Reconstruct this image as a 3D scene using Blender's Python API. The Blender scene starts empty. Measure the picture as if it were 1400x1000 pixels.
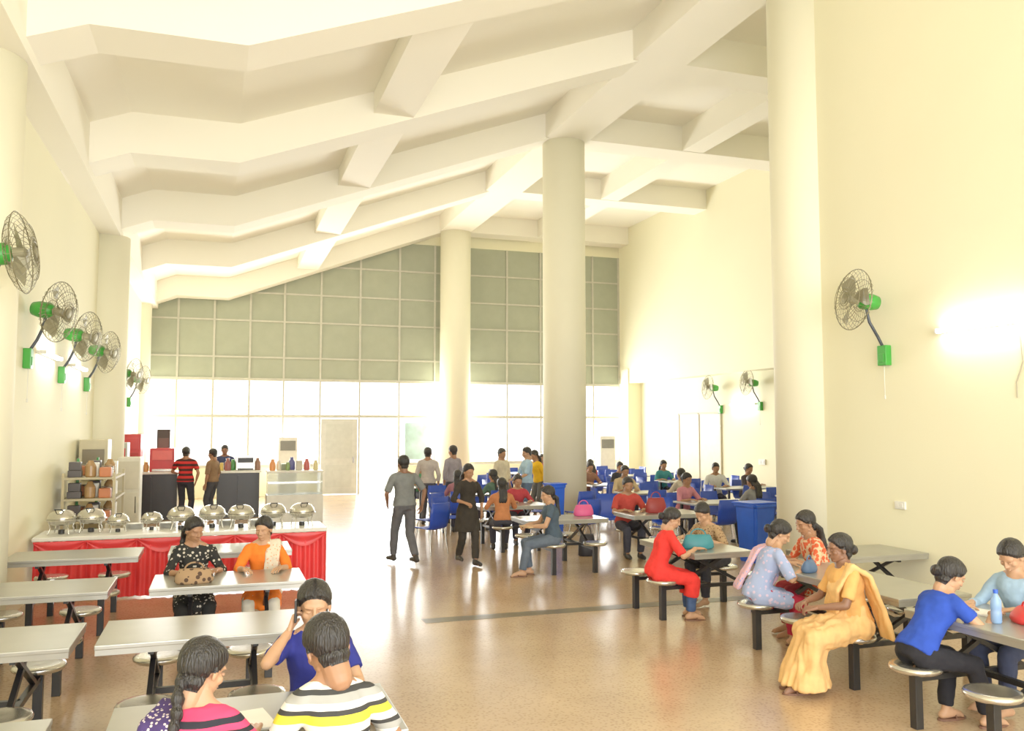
import bpy, bmesh, math, random
from mathutils import Vector, Matrix, noise
random.seed(3)
V=Vector
scene=bpy.context.scene
COL=scene.collection
try:
    scene.view_settings.view_transform='Standard'
    scene.view_settings.look='None'
    scene.view_settings.exposure=0.08
    scene.view_settings.gamma=1.2
except Exception: pass

# ------------------------------------------------------------------ materials
MATS={}
def mat(name,color,rough=0.6,metal=0.0,var=0.06,scale=6.0,bump=0.0,bscale=40.0,emis=None,estr=0,spec=None,alpha=None,stretch=None):
    if name in MATS: return MATS[name]
    m=bpy.data.materials.new(name); m.use_nodes=True
    nt=m.node_tree; b=nt.nodes['Principled BSDF']
    b.inputs['Roughness'].default_value=rough; b.inputs['Metallic'].default_value=metal
    if spec is not None: b.inputs['Specular IOR Level'].default_value=spec
    tc=nt.nodes.new('ShaderNodeTexCoord')
    if var>0:
        n=nt.nodes.new('ShaderNodeTexNoise'); n.inputs['Scale'].default_value=scale; n.inputs['Detail'].default_value=3
        nt.links.new(tc.outputs['Object'],n.inputs['Vector'])
        r=nt.nodes.new('ShaderNodeValToRGB')
        c=color
        r.color_ramp.elements[0].position=0.3; r.color_ramp.elements[1].position=0.7
        r.color_ramp.elements[0].color=(c[0]*(1-var),c[1]*(1-var),c[2]*(1-var),1)
        r.color_ramp.elements[1].color=(min(1,c[0]*(1+var)),min(1,c[1]*(1+var)),min(1,c[2]*(1+var)),1)
        nt.links.new(n.outputs['Fac'],r.inputs['Fac']); nt.links.new(r.outputs['Color'],b.inputs['Base Color'])
    else: b.inputs['Base Color'].default_value=(*color,1)
    if bump>0:
        n2=nt.nodes.new('ShaderNodeTexNoise'); n2.inputs['Scale'].default_value=bscale
        src=tc.outputs['Object']
        if stretch:
            mp=nt.nodes.new('ShaderNodeMapping'); mp.inputs['Scale'].default_value=stretch; nt.links.new(src,mp.inputs['Vector']); src=mp.outputs['Vector']
        nt.links.new(src,n2.inputs['Vector'])
        bp=nt.nodes.new('ShaderNodeBump'); bp.inputs['Strength'].default_value=bump; bp.inputs['Distance'].default_value=0.02
        nt.links.new(n2.outputs['Fac'],bp.inputs['Height']); nt.links.new(bp.outputs['Normal'],b.inputs['Normal'])
    if emis:
        b.inputs['Emission Color'].default_value=(*emis,1); b.inputs['Emission Strength'].default_value=estr
    if alpha is not None: b.inputs['Alpha'].default_value=alpha
    MATS[name]=m; return m
def cloth(name,color,bump=0.5,bs=9): return mat('cloth_'+name,color,0.85,0,0.10,14,bump,bs,spec=0.2)
def stripes(name,cols,period,axis='Z'):
    m=cloth(name,cols[0][1]); nt=m.node_tree; b=nt.nodes['Principled BSDF']
    tc=nt.nodes.new('ShaderNodeTexCoord'); sp=nt.nodes.new('ShaderNodeSeparateXYZ'); nt.links.new(tc.outputs['Object'],sp.inputs[0])
    d=nt.nodes.new('ShaderNodeMath'); d.operation='DIVIDE'; d.inputs[1].default_value=period; nt.links.new(sp.outputs[axis],d.inputs[0])
    f=nt.nodes.new('ShaderNodeMath'); f.operation='FRACT'; nt.links.new(d.outputs[0],f.inputs[0])
    r=nt.nodes.new('ShaderNodeValToRGB'); r.color_ramp.interpolation='CONSTANT'
    e=r.color_ramp.elements
    e[0].position=0; e[0].color=(*cols[0][1],1); e[1].position=cols[1][0]; e[1].color=(*cols[1][1],1)
    for p,c in cols[2:]:
        k=e.new(p); k.color=(*c,1)
    nt.links.new(f.outputs[0],r.inputs['Fac']); nt.links.new(r.outputs['Color'],b.inputs['Base Color'])
    return m
def spots(name,base,spot,scale=30,thr=0.45):
    m=cloth(name,base); nt=m.node_tree; b=nt.nodes['Principled BSDF']
    tc=nt.nodes.new('ShaderNodeTexCoord'); v=nt.nodes.new('ShaderNodeTexVoronoi'); v.inputs['Scale'].default_value=scale
    nt.links.new(tc.outputs['Object'],v.inputs['Vector'])
    r=nt.nodes.new('ShaderNodeValToRGB'); r.color_ramp.interpolation='CONSTANT'
    r.color_ramp.elements[0].color=(*spot,1); r.color_ramp.elements[1].position=thr; r.color_ramp.elements[1].color=(*base,1)
    nt.links.new(v.outputs['Distance'],r.inputs['Fac']); nt.links.new(r.outputs['Color'],b.inputs['Base Color'])
    return m

M_WALL=mat('plaster_cream',(0.895,0.86,0.62),0.75,0,0.015,0.6,0.05,60)
M_CEIL=mat('plaster_white',(0.955,0.918,0.79),0.8,0,0.01,0.6,0.04,50)
M_COLM=mat('plaster_column',(0.91,0.875,0.67),0.7,0,0.015,0.8)
M_STEEL=mat('stainless',(0.60,0.58,0.53),0.22,0.9,0.05,5)
M_TOP=mat('steel_tabletop',(0.38,0.375,0.34),0.28,0.6,0.08,3)
M_BLACK=mat('black_paint',(0.012,0.012,0.014),0.4)
M_GREEN=mat('green_enamel',(0.04,0.36,0.04),0.35)
M_WIRE=mat('fan_wire',(0.22,0.20,0.12),0.4,0.6)
M_BLADE=mat('fan_blade',(0.30,0.28,0.18),0.4,0.3)
M_WHITE=mat('white_plastic',(0.8,0.79,0.72),0.45)
M_BLUE=mat('blue_plastic',(0.010,0.055,0.46),0.4)
M_BIN=mat('blue_bin_plastic',(0.015,0.10,0.72),0.4)
M_RED=mat('red_paint',(0.55,0.02,0.02),0.35)
M_ALU=mat('aluminium_frame',(0.55,0.54,0.45),0.6,0.0)
M_BLIND=mat('grey_green_blind',(0.375,0.405,0.305),0.8,0,0.04,3)
M_SKIN=[mat('skin_brown',(0.36,0.175,0.09),0.5,0,0.05,8),mat('skin_light',(0.50,0.27,0.15),0.5,0,0.05,8),mat('skin_dark',(0.22,0.10,0.055),0.5,0,0.05,8)]
M_EYE=mat('eye_white',(0.75,0.72,0.68),0.3,0,0); M_IRIS=mat('iris_dark',(0.015,0.01,0.008),0.2,0,0)
M_LIP=mat('lips',(0.33,0.08,0.06),0.4,0,0); M_HAIR=mat('hair_black',(0.010,0.008,0.008),0.45,0,0.2,30,0.7,70,stretch=(1.6,1.6,.18))
M_SHOE=mat('shoe_dark',(0.03,0.025,0.022),0.5); M_SANDAL=mat('sandal_brown',(0.16,0.07,0.04),0.6)

# floor
mf=bpy.data.materials.new('polished_terrazzo'); mf.use_nodes=True; nt=mf.node_tree; b=nt.nodes['Principled BSDF']
tc=nt.nodes.new('ShaderNodeTexCoord')
n1=nt.nodes.new('ShaderNodeTexNoise'); n1.inputs['Scale'].default_value=1.1; n1.inputs['Detail'].default_value=6
n2=nt.nodes.new('ShaderNodeTexVoronoi'); n2.inputs['Scale'].default_value=34
nt.links.new(tc.outputs['Object'],n1.inputs['Vector']); nt.links.new(tc.outputs['Object'],n2.inputs['Vector'])
r1=nt.nodes.new('ShaderNodeValToRGB'); r1.color_ramp.elements[0].position=.3; r1.color_ramp.elements[1].position=.7
r1.color_ramp.elements[0].color=(0.40,0.262,0.150,1); r1.color_ramp.elements[1].color=(0.51,0.35,0.21,1)
r2=nt.nodes.new('ShaderNodeValToRGB'); r2.color_ramp.elements[0].color=(0.60,0.52,0.47,1); r2.color_ramp.elements[1].color=(1.1,1.1,1.1,1); r2.color_ramp.elements[1].position=.5
nt.links.new(n1.outputs['Fac'],r1.inputs['Fac']); nt.links.new(n2.outputs['Distance'],r2.inputs['Fac'])
mx=nt.nodes.new('ShaderNodeMix'); mx.data_type='RGBA'; mx.blend_type='MULTIPLY'; mx.inputs['Factor'].default_value=0.7
nt.links.new(r1.outputs['Color'],mx.inputs['A']); nt.links.new(r2.outputs['Color'],mx.inputs['B']); nt.links.new(mx.outputs['Result'],b.inputs['Base Color'])
b.inputs['Roughness'].default_value=0.22; b.inputs['Specular IOR Level'].default_value=1.0
M_FLOOR=mf

# ------------------------------------------------------------------ mesh helpers
def finish(bm,name,mats,parent=None,loc=(0,0,0),rot=0,smooth=False,recalc=True):
    if recalc: bmesh.ops.recalc_face_normals(bm,faces=bm.faces)
    me=bpy.data.meshes.new(name); bm.to_mesh(me); bm.free()
    return addmesh(me,name,mats,parent,loc,rot,smooth)
def addmesh(me,name,mats,parent=None,loc=(0,0,0),rot=0,smooth=False):
    if not isinstance(mats,(list,tuple)): mats=[mats]
    me.materials.clear()
    for m in mats: me.materials.append(m)
    if smooth: me.polygons.foreach_set('use_smooth',[True]*len(me.polygons)); me.update()
    o=bpy.data.objects.new(name,me); COL.objects.link(o)
    o.location=loc; o.rotation_euler=(0,0,rot)
    if parent: o.parent=parent
    return o
def tag(o,label,cat,group=None,kind=None):
    o['label']=label; o['category']=cat
    if group: o['group']=group
    if kind: o['kind']=kind
    return o
def empty(name,loc=(0,0,0),rot=0):
    o=bpy.data.objects.new(name,None); COL.objects.link(o); o.location=loc; o.rotation_euler=(0,0,rot); o.empty_display_size=.1; return o
def box(bm,x0,x1,y0,y1,z0,z1,bev=0,mi=0):
    vs=[bm.verts.new(p) for p in [(x0,y0,z0),(x1,y0,z0),(x1,y1,z0),(x0,y1,z0),(x0,y0,z1),(x1,y0,z1),(x1,y1,z1),(x0,y1,z1)]]
    fs=[bm.faces.new([vs[i] for i in f]) for f in [(3,2,1,0),(4,5,6,7),(0,1,5,4),(1,2,6,5),(2,3,7,6),(3,0,4,7)]]
    for f in fs: f.material_index=mi
    if bev>0:
        es=set(e for f in fs for e in f.edges)
        r=bmesh.ops.bevel(bm,geom=list(es),offset=bev,segments=2,affect='EDGES',profile=.6)
        for f in r['faces']: f.material_index=mi
def rc(bm,p1,r1,p2,r2,seg=12,flat=False,mi=0):
    p1=V(p1);p2=V(p2); d=p2-p1
    if d.length<1e-6: d=V((0,0,1e-4))
    z=d.normalized(); x=z.orthogonal().normalized(); y=z.cross(x)
    prof=[]
    if flat: prof=[(p1,r1),(p2,r2)]
    else:
        for a in (-60,-30,0): prof.append((p1+z*(r1*math.sin(math.radians(a))),r1*math.cos(math.radians(a))))
        for a in (0,30,60): prof.append((p2+z*(r2*math.sin(math.radians(a))),r2*math.cos(math.radians(a))))
    rings=[]
    for c,r in prof:
        rings.append([bm.verts.new(c+(x*math.cos(2*math.pi*i/seg)+y*math.sin(2*math.pi*i/seg))*r) for i in range(seg)])
    fs=[]
    for a,b_ in zip(rings,rings[1:]):
        for i in range(seg): fs.append(bm.faces.new((a[i],a[(i+1)%seg],b_[(i+1)%seg],b_[i])))
    if flat:
        fs.append(bm.faces.new(rings[0][::-1])); fs.append(bm.faces.new(rings[-1]))
    else:
        v0=bm.verts.new(p1-z*r1); v1=bm.verts.new(p2+z*r2)
        for i in range(seg):
            fs.append(bm.faces.new((v0,rings[0][(i+1)%seg],rings[0][i]))); fs.append(bm.faces.new((v1,rings[-1][i],rings[-1][(i+1)%seg])))
    for f in fs: f.material_index=mi
def ell(bm,c,r,rot=None,sub=2,mi=0):
    M=Matrix.Translation(V(c))
    if rot is not None: M=M@rot.to_4x4()
    M=M@Matrix.Diagonal((r[0],r[1],r[2],1))
    res=bmesh.ops.create_icosphere(bm,subdivisions=sub,radius=1,matrix=M)
    for v in res['verts']:
        for f in v.link_faces: f.material_index=mi
def loft(bm,rings,seg=20,mi=0,caps=True):
    R=[]
    for c,ax,ay in rings:
        R.append([bm.verts.new(V(c)+V(ax)*math.cos(2*math.pi*i/seg)+V(ay)*math.sin(2*math.pi*i/seg)) for i in range(seg)])
    for a,b_ in zip(R,R[1:]):
        for i in range(seg):
            f=bm.faces.new((a[i],a[(i+1)%seg],b_[(i+1)%seg],b_[i])); f.material_index=mi
    if caps:
        for rr in (R[0][::-1],R[-1]):
            f=bm.faces.new(rr); f.material_index=mi
def lathe(bm,prof,seg=24,c=(0,0,0),mi=0):
    loft(bm,[((c[0],c[1],c[2]+z),(max(r,.0005),0,0),(0,max(r,.0005),0)) for r,z in prof],seg,mi)
def bar(bm,p1,p2,w,mi=0):
    rc(bm,p1,w*.707,p2,w*.707,seg=4,flat=True,mi=mi)
def remesh(bm,voxel,sm=3,wr=0,wz=1.0,ws=11):
    bmesh.ops.recalc_face_normals(bm,faces=bm.faces)
    me=bpy.data.meshes.new('t'); bm.to_mesh(me); bm.free()
    o=bpy.data.objects.new('t',me); COL.objects.link(o)
    md=o.modifiers.new('r','REMESH'); md.mode='VOXEL'; md.voxel_size=voxel
    if sm:
        s=o.modifiers.new('s','SMOOTH'); s.iterations=sm; s.factor=.5
    dg=bpy.context.evaluated_depsgraph_get()
    out=bpy.data.meshes.new_from_object(o.evaluated_get(dg))
    bpy.data.objects.remove(o); bpy.data.meshes.remove(me)
    if wr>0:
        off=random.uniform(0,50); nv=len(out.vertices)
        co=[0.0]*(nv*3); no=[0.0]*(nv*3)
        out.vertices.foreach_get('co',co); out.vertices.foreach_get('normal',no)
        for i in range(0,nv*3,3):
            p=V((co[i]*ws+off,co[i+1]*ws,co[i+2]*ws*wz))
            k=wr*(noise.noise(p)+.5*noise.noise(p*2.1))
            co[i]+=no[i]*k; co[i+1]+=no[i+1]*k; co[i+2]+=no[i+2]*k
        out.vertices.foreach_set('co',co); out.update()
    return out
def dup(root,loc,rot=0,scale=None):
    def rec(o,par):
        c=o.copy(); COL.objects.link(c)
        if par: c.parent=par; c.matrix_parent_inverse=o.matrix_parent_inverse.copy()
        for ch in o.children: rec(ch,c)
        return c
    c=rec(root,None); c.location=loc; c.rotation_euler=(0,0,rot)
    return c

# ------------------------------------------------------------------ room shell
XL,XR,YF,YB=-2.2,7.5,28.2,-4.0
XU=13.65; XW=14.12
def struct(o,label=None):
    o['kind']='structure'
    if label: o['label']=label
    return o
def sbox(name,x0,x1,y0,y1,z0,z1,m,label=None):
    bm=bmesh.new(); box(bm,x0,x1,y0,y1,z0,z1); return struct(finish(bm,name,m),label)
sbox('floor',XL-.2,XW+.3,YB-.5,YF+.3,-.2,0,M_FLOOR,'polished tan terrazzo floor')
sbox('trim_30',2.2,6.4,9.45,9.67,0.0,.003,mat('dark_joint',(0.13,0.105,0.06),.3),'dark terrazzo strip across the floor')
sbox('wall_left',XL-.2,XL,YB,YF+.2,0,7.0,M_WALL,'cream painted plaster wall')
sbox('wall_right',XR,XR+.25,YB,9.7,0,9.5,M_WALL,'cream painted plaster wall')
sbox('wall_return',XR+.25,XW+.2,9.5,9.7,0,9.5,M_WALL)
sbox('wall_right_upper',XU,XW+.25,9.7,YF+.2,3.7,9.5,M_WALL)
sbox('wall_right_lower',XW,XW+.25,9.7,YF+.2,0,3.7,M_WALL)
sbox('trim_31',XU-.05,XW+.02,YF-.75,YF-.2,0,4.2,M_WALL)
prof=[(-2.2,5.75),(-1.3,6.1),(0.2,6.1),(7.0,8.65),(14.1,8.65)]
def prism(bm,pr,dz0,dz1,y0,y1):
    n=len(pr); vs=[]
    for y in (y0,y1):
        vs.append([bm.verts.new((x,y,z+dz0)) for x,z in pr]); vs.append([bm.verts.new((x,y,z+dz1)) for x,z in pr])
    a,b_,c,d=vs
    for i in range(n-1):
        bm.faces.new((a[i],a[i+1],b_[i+1],b_[i])); bm.faces.new((c[i+1],c[i],d[i],d[i+1]))
        bm.faces.new((a[i+1],a[i],c[i],c[i+1])); bm.faces.new((b_[i],b_[i+1],d[i+1],d[i]))
    bm.faces.new((a[0],b_[0],d[0],c[0])); bm.faces.new((b_[-1],a[-1],c[-1],d[-1]))
bm=bmesh.new(); prism(bm,prof,.60,.82,YB,YF+.2); struct(finish(bm,'ceiling',M_CEIL),'folded white concrete roof slab')
ti=1
for y0 in (0.2,4.7,9.1,13.3,17.6,22.2,27.4):
    bm=bmesh.new(); prism(bm,prof,0,.62,y0,y0+.7); struct(finish(bm,f'trim_{ti}',M_CEIL),'folded white concrete roof beam'); ti+=1
sbox(f'trim_{ti}',XL,XL+.36,YB,YF,5.76,6.9,M_CEIL,'white concrete edge beam'); ti+=1
sbox(f'trim_{ti}',2.2,2.84,YB,YF,7.10,7.8,M_CEIL,'white concrete roof beam'); ti+=1
sbox(f'trim_{ti}',6.75,7.75,YB,YF,8.6,9.4,M_CEIL,'white concrete main beam'); ti+=1
sbox(f'trim_{ti}',10.2,10.75,9.7,YF,8.66,9.4,M_CEIL,'white concrete roof beam'); ti+=1
# columns
def column(x,y,r,h,label):
    bm=bmesh.new(); lathe(bm,[(r,0),(r,h)],48)
    o=finish(bm,'column',M_COLM,loc=(x,y,0))
    for p in o.data.polygons: p.use_smooth = abs(p.normal.z)<.5
    tag(o,label,'column'); return o
column(7.3,17.9,.48,8.62,'tall round cream column standing in the seating area')
column(7.3,27.4,.50,8.62,'tall round cream column against the glazed wall')
column(7.62,9.85,.46,8.62,'tall round cream column at the end of the plaster wall')
column(-2.32,9.45,.43,5.78,'short round cream column along the plaster wall')
column(-2.13,17.95,.43,5.78,'short round cream column along the plaster wall')
column(-2.38,27.3,.43,5.78,'short round cream column along the plaster wall')
# far wall low parts
sbox('wall_far',XL,3.0,YF,YF+.15,0,.95,M_WALL)
sbox('wall_far_right',5.62,XW+.2,YF,YF+.15,0,.9,M_WALL)
sbox('wall_far_top',XL,XW+.2,YF,YF+.15,8.3,9.5,M_WALL)
xs=[-2.15,-1.26,-.21,.86,1.9,3.04,4.3,5.6,6.8,7.85]; xs2=[7.85,9.36,10.6,12.1,12.6,13.62]
def window(n,xs,label):
    bm=bmesh.new()
    for x in xs: 
        box(bm,x-.03,x+.03,YF-.02,YF+.09,.95 if not (4.3<=x<=5.6) else 0,8.3)
    for z in (.95,2.5,3.65,4.35,5.5,6.4,7.35):
        hw=.045 if z<3.7 else .026
        if z==.95: segs=[(xs[0],3.04),(5.6,xs[-1])] if xs[0]<0 else [(xs[0],xs[-1])]
        else: segs=[(xs[0],xs[-1])]
        for a,b2 in segs: box(bm,a,b2,YF-.015,YF+.085,z-hw,z+hw)
    w=struct(finish(bm,f'window_{n}',M_ALU),label)
    bm=bmesh.new()
    for a,b2 in zip(xs,xs[1:]):
        box(bm,a+.03,b2-.03,YF+.02,YF+.05,3.69,8.4)
    bl=finish(bm,'blind',M_BLIND,parent=w); bl['label']='grey green blinds behind the upper panes'
window(1,xs,'tall aluminium framed glazing with grey green upper panels')
window(2,xs2,'tall aluminium framed glazing with grey green upper panels')
# doors
bm=bmesh.new(); box(bm,3.09,4.25,YF-.01,YF+.04,0.02,2.42,.01); 
d=struct(finish(bm,'door_1',mat('door_white',(.6,.6,.54),.5)),'closed white door leaf')
bm=bmesh.new(); box(bm,4.1,4.14,YF-.07,YF-.01,1.0,1.2,.005); finish(bm,'handle',M_STEEL,parent=d)
bm=bmesh.new(); box(bm,3.25,4.08,YF-.02,YF-.005,.25,.95,.004);box(bm,3.25,4.08,YF-.02,YF-.005,1.15,2.25,.004); finish(bm,'door_panel',mat('door_pan',(.55,.56,.5),.5),parent=d)
bm=bmesh.new()
for y in (22.3,23.52,24.74): box(bm,XW-.05,XW-.002,y,y+.05,0,2.6)
box(bm,XW-.05,XW-.002,22.3,24.8,2.55,2.6)
d=struct(finish(bm,'door_2',mat('door_frame_brown',(.52,.46,.31),.6)),'double door frame in the side wall')
bm=bmesh.new(); box(bm,XW-.03,XW-.004,22.35,23.52,.02,2.55); box(bm,XW-.03,XW-.004,23.57,24.74,.02,2.55); finish(bm,'door_leaf',mat('door_leaf_cream',(.66,.61,.45),.5),parent=d)
# exterior
bm=bmesh.new(); box(bm,-30,50,YF+.3,75,-.25,-.05); o=finish(bm,'pavement',mat('pavement_pale',(.7,.68,.6),.8)); tag(o,'pale paved ground outside the glazed wall','pavement'); o['kind']='structure'

# ------------------------------------------------------------------ tables
def make_table(hl=.66,sx=(-.33,.33)):
    r=empty('canteen_table')
    bm=bmesh.new(); box(bm,-hl,hl,-.38,.38,.735,.765,.006); box(bm,-hl+.005,hl-.005,-.375,.375,.70,.737)
    finish(bm,'table_top',M_TOP,parent=r)
    bm=bmesh.new()
    for x in sx:
        bar(bm,(x,-.6,.35),(x,.6,.35),.04)
        bar(bm,(x,-.42,.36),(x,.24,.70),.035); bar(bm,(x+.002,.42,.36),(x+.002,-.24,.70),.035)
        bar(bm,(x,-.3,.685),(x,.3,.685),.035)
    bar(bm,(-hl+.15,0,.685),(hl-.15,0,.685),.035); bar(bm,(sx[0],0,.35),(sx[-1],0,.35),.04)
    finish(bm,'frame',M_BLACK,parent=r)
    for x in sx:
        for y in (-.6,.6):
            bm=bmesh.new(); box(bm,x-.032,x+.032,y-.032,y+.032,0,.40,.004); box(bm,x-.06,x+.06,y-.06,y+.06,.39,.405)
            st=finish(bm,'stool',M_BLACK,parent=r)
            bm=bmesh.new(); lathe(bm,[(.10,.402),(.165,.405),(.18,.42),(.182,.435),(.172,.45),(.14,.452),(.0,.446)],28,(x,y,0))
            finish(bm,'seat',M_STEEL,parent=st,smooth=True)
    return r
T=make_table()
def place_table(first,x,y,rot,label,group):
    t=T if first else dup(T,(x,y,0),rot)
    t.location=(x,y,0); t.rotation_euler=(0,0,rot); tag(t,label,'table',group)
f=True
for (x,y) in [(-1.38,4.33),(.20,4.4),(-1.52,6.52),(-.06,6.52),(-1.52,8.5),(.12,8.5),(-1.45,10.6),(.16,10.6)]:
    place_table(f,x,y,0,'steel canteen table with attached round stools near buffet','canteen tables with stools'); f=False
H=math.pi/2
for (x,y) in [(5.38,4.75),(5.35,9.1),(5.0,12.5),(5.0,14.9),(6.85,12.7),(6.80,8.05)]:
    place_table(False,x,y,H if x<6 and y<11 else 0,'steel canteen table with four attached round stools','canteen tables with stools')
t6=make_table(.96,(-.68,0,.68)); t6.location=(5.6,6.66,0); t6.rotation_euler=(0,0,H); tag(t6,'long steel canteen table with six attached round stools','table')
bm=bmesh.new(); box(bm,-.75,.75,-.4,.4,.73,.765,.006)
T2=empty('dining_table'); finish(bm,'table_top',M_TOP,parent=T2)
for x in (-.62,.62):
    for y in (-.3,.3):
        bm=bmesh.new(); box(bm,x-.022,x+.022,y-.022,y+.022,0,.735); finish(bm,'leg',M_BLACK,parent=T2)
def make_chair():
    r=empty('blue_chair')
    bm=bmesh.new()
    pts=[(.21,.43),(.19,.45),(.05,.44),(-.12,.43),(-.19,.46),(-.22,.55),(-.25,.7),(-.27,.88)]
    wid=[.19,.21,.215,.21,.20,.21,.22,.20]
    top=[];bot=[]
    for (y,z),w in zip(pts,wid):
        row=[];row2=[]
        for k in range(7):
            u=-1+2*k/6
            off=.02*u*u
            row.append(bm.verts.new((u*w,y+(off if z>.5 else 0),z+(off if z<=.5 else 0))))
            row2.append(bm.verts.new((u*w,y+(off if z>.5 else 0)-(.012 if z>.47 else 0),z+(off if z<=.5 else 0)-(.012 if z<=.47 else 0))))
        top.append(row);bot.append(row2)
    n=len(pts)
    for i in range(n-1):
        for k in range(6):
            bm.faces.new((top[i][k],top[i][k+1],top[i+1][k+1],top[i+1][k])); bm.faces.new((bot[i][k+1],bot[i][k],bot[i+1][k],bot[i+1][k+1]))
        bm.faces.new((top[i][0],top[i+1][0],bot[i+1][0],bot[i][0])); bm.faces.new((top[i+1][6],top[i][6],bot[i][6],bot[i+1][6]))
    for k in range(6):
        bm.faces.new((top[0][k+1],top[0][k],bot[0][k],bot[0][k+1])); bm.faces.new((top[-1][k],top[-1][k+1],bot[-1][k+1],bot[-1][k]))
    finish(bm,'seat_shell',M_BLUE,parent=r,smooth=True)
    for x in (-.17,.17):
        for y,y2 in ((.16,.2),(-.15,-.22)):
            bm=bmesh.new(); rc(bm,(x,y,.43),.012,(x*1.15,y2,.012),.012,8); finish(bm,'leg',M_STEEL,parent=r,smooth=True)
    return r
C=make_chair(); nch=0
def chair(x,y,rot):
    global nch
    c=C if nch==0 else dup(C,(x,y,0),rot)
    c.location=(x,y,0); c.rotation_euler=(0,0,rot); tag(c,'blue moulded plastic chair with thin metal legs','chair','blue plastic chairs at the dining tables'); nch+=1
far=[('person in plum top seated on blue chair',4.58,16.98,70,(.3,.12,.16),'long'),
('person in dark green top seated at dining table',5.42,16.98,110,(.08,.14,.1),'long'),
('person in maroon top seated at dining table',5.52,20.82,-95,(.4,.06,.06),'bun'),
('person in green top seated at dining table',4.68,20.82,-80,(.1,.3,.16),'short'),
('person in white shirt seated among blue chairs',11.18,18.02,-110,(.7,.7,.68),'short'),
('person in grey top seated beside the blue tub',9.32,13.58,100,(.25,.25,.25),'long'),
('person in black shirt seated at dining table',9.62,20.02,-95,(.04,.04,.05),'bun'),
('person in red top seated at dining table',9.62,21.58,100,(.55,.06,.05),'long'),
('person in brown top seated at dining table',8.78,20.02,-90,(.25,.12,.08),'bun'),
('person in beige shirt bending over the dining table',8.48,17.42,-95,(.6,.45,.25),'short'),
('person in olive shirt seated at dining table',9.62,22.82,-80,(.2,.2,.12),'short'),
('person in pink top seated at dining table',8.48,14.82,-80,(.55,.2,.25),'bun'),
('person in teal top seated at dining table',11.18,20.62,-95,(.05,.25,.28),'long'),
('person in dark blue shirt seated at dining table',12.02,15.42,-95,(.05,.07,.2),'short'),
('person in orange top seated at dining table',8.78,22.82,-100,(.6,.25,.06),'bun'),
('person in cream top seated at dining table',9.32,16.18,95,(.6,.52,.4),'long'),
('person in dark top seated at dining table',12.02,18.02,-80,(.06,.05,.06),'bun'),
('person in checked red top seated at dining table',9.62,25.62,-95,(.5,.1,.08),'short')]
def taken(x,y): return any(abs(x-a[1])<.25 and abs(y-a[2])<.25 for a in far)
ft=[(5.0,17.6),(5.1,20.2),(8.9,14.2),(8.9,16.8),(9.2,19.4),(9.2,22.2),(11.6,14.8),(11.6,17.4),(11.6,20.0),(11.6,22.8),(9.2,25.0),(11.6,25.2)]
for i,(x,y) in enumerate(ft):
    t=T2 if i==0 else dup(T2,(x,y,0),0)
    t.location=(x,y,0); tag(t,'long steel topped dining table among blue chairs','table','dining tables with loose chairs')
    for cx in (-.42,.42):
        for sd in (-1,1):
            px,py=x+cx,y+sd*.62
            j=0 if taken(px,py) else 1
            chair(px+j*random.uniform(-.05,.05),py+sd*(.0 if not j else random.uniform(.05,.15)),(0 if sd<0 else math.pi)+j*random.uniform(-.15,.15))
    if x>8:
        chair(x-1.12,y+random.uniform(-.1,.1),-H+random.uniform(-.2,.2))
        if x>11 or i%2: chair(x+1.12,y+random.uniform(-.1,.1),H+random.uniform(-.2,.2))
for x,y,r_ in [(3.45,14.5,.5),(3.75,15.75,.5),(4.15,16.2,-2.6),(6.25,16.6,1.2),(6.2,14.35,.2),(7.0,15.0,2.8),(7.6,13.9,2.9),(9.2,12.3,.4),(9.9,12.5,.1),(6.9,16.2,.3),(10.45,13.1,1.3),(11.9,12.9,.2),(8.0,20.8,-1.5),(6.4,20.2,-1.5),(10.7,12.0,.3),(12.5,11.8,-.2),(12.9,13.6,1.2),(7.0,21.6,.2),(6.6,22.6,.6),(7.4,23.4,-.4)]:
    chair(x,y,r_)

# ------------------------------------------------------------------ blue bins
def blue_bin(x,y,w,h,label):
    r=empty('waste_bin',(x,y,0),.2)
    bm=bmesh.new(); 
    loft(bm,[((0,0,.0),(w*.55,0,0),(0,w*.45,0)),((0,0,.04),(w*.57,0,0),(0,w*.47,0)),((0,0,h*.9),(w*.68,0,0),(0,w*.56,0)),((0,0,h*.93),(w*.74,0,0),(0,w*.62,0)),((0,0,h*.97),(w*.74,0,0),(0,w*.62,0))],4)
    bmesh.ops.rotate(bm,verts=bm.verts,cent=(0,0,0),matrix=Matrix.Rotation(math.pi/4,3,'Z'))
    bmesh.ops.bevel(bm,geom=[e for e in bm.edges if abs((e.verts[0].co-e.verts[1].co).z)>.02],offset=.04,segments=3,affect='EDGES')
    finish(bm,'bin_body',M_BIN,parent=r)
    bm=bmesh.new(); box(bm,-w*.5,w*.5,-w*.42,w*.42,h*.97,h,.02); finish(bm,'rim',M_BIN,parent=r)
    tag(r,label,'bin')
blue_bin(8.25,12.1,.58,.95,'large blue plastic tub beside the cream column')
blue_bin(6.15,15.6,.38,1.08,'blue plastic bin between the dining tables')

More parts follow.
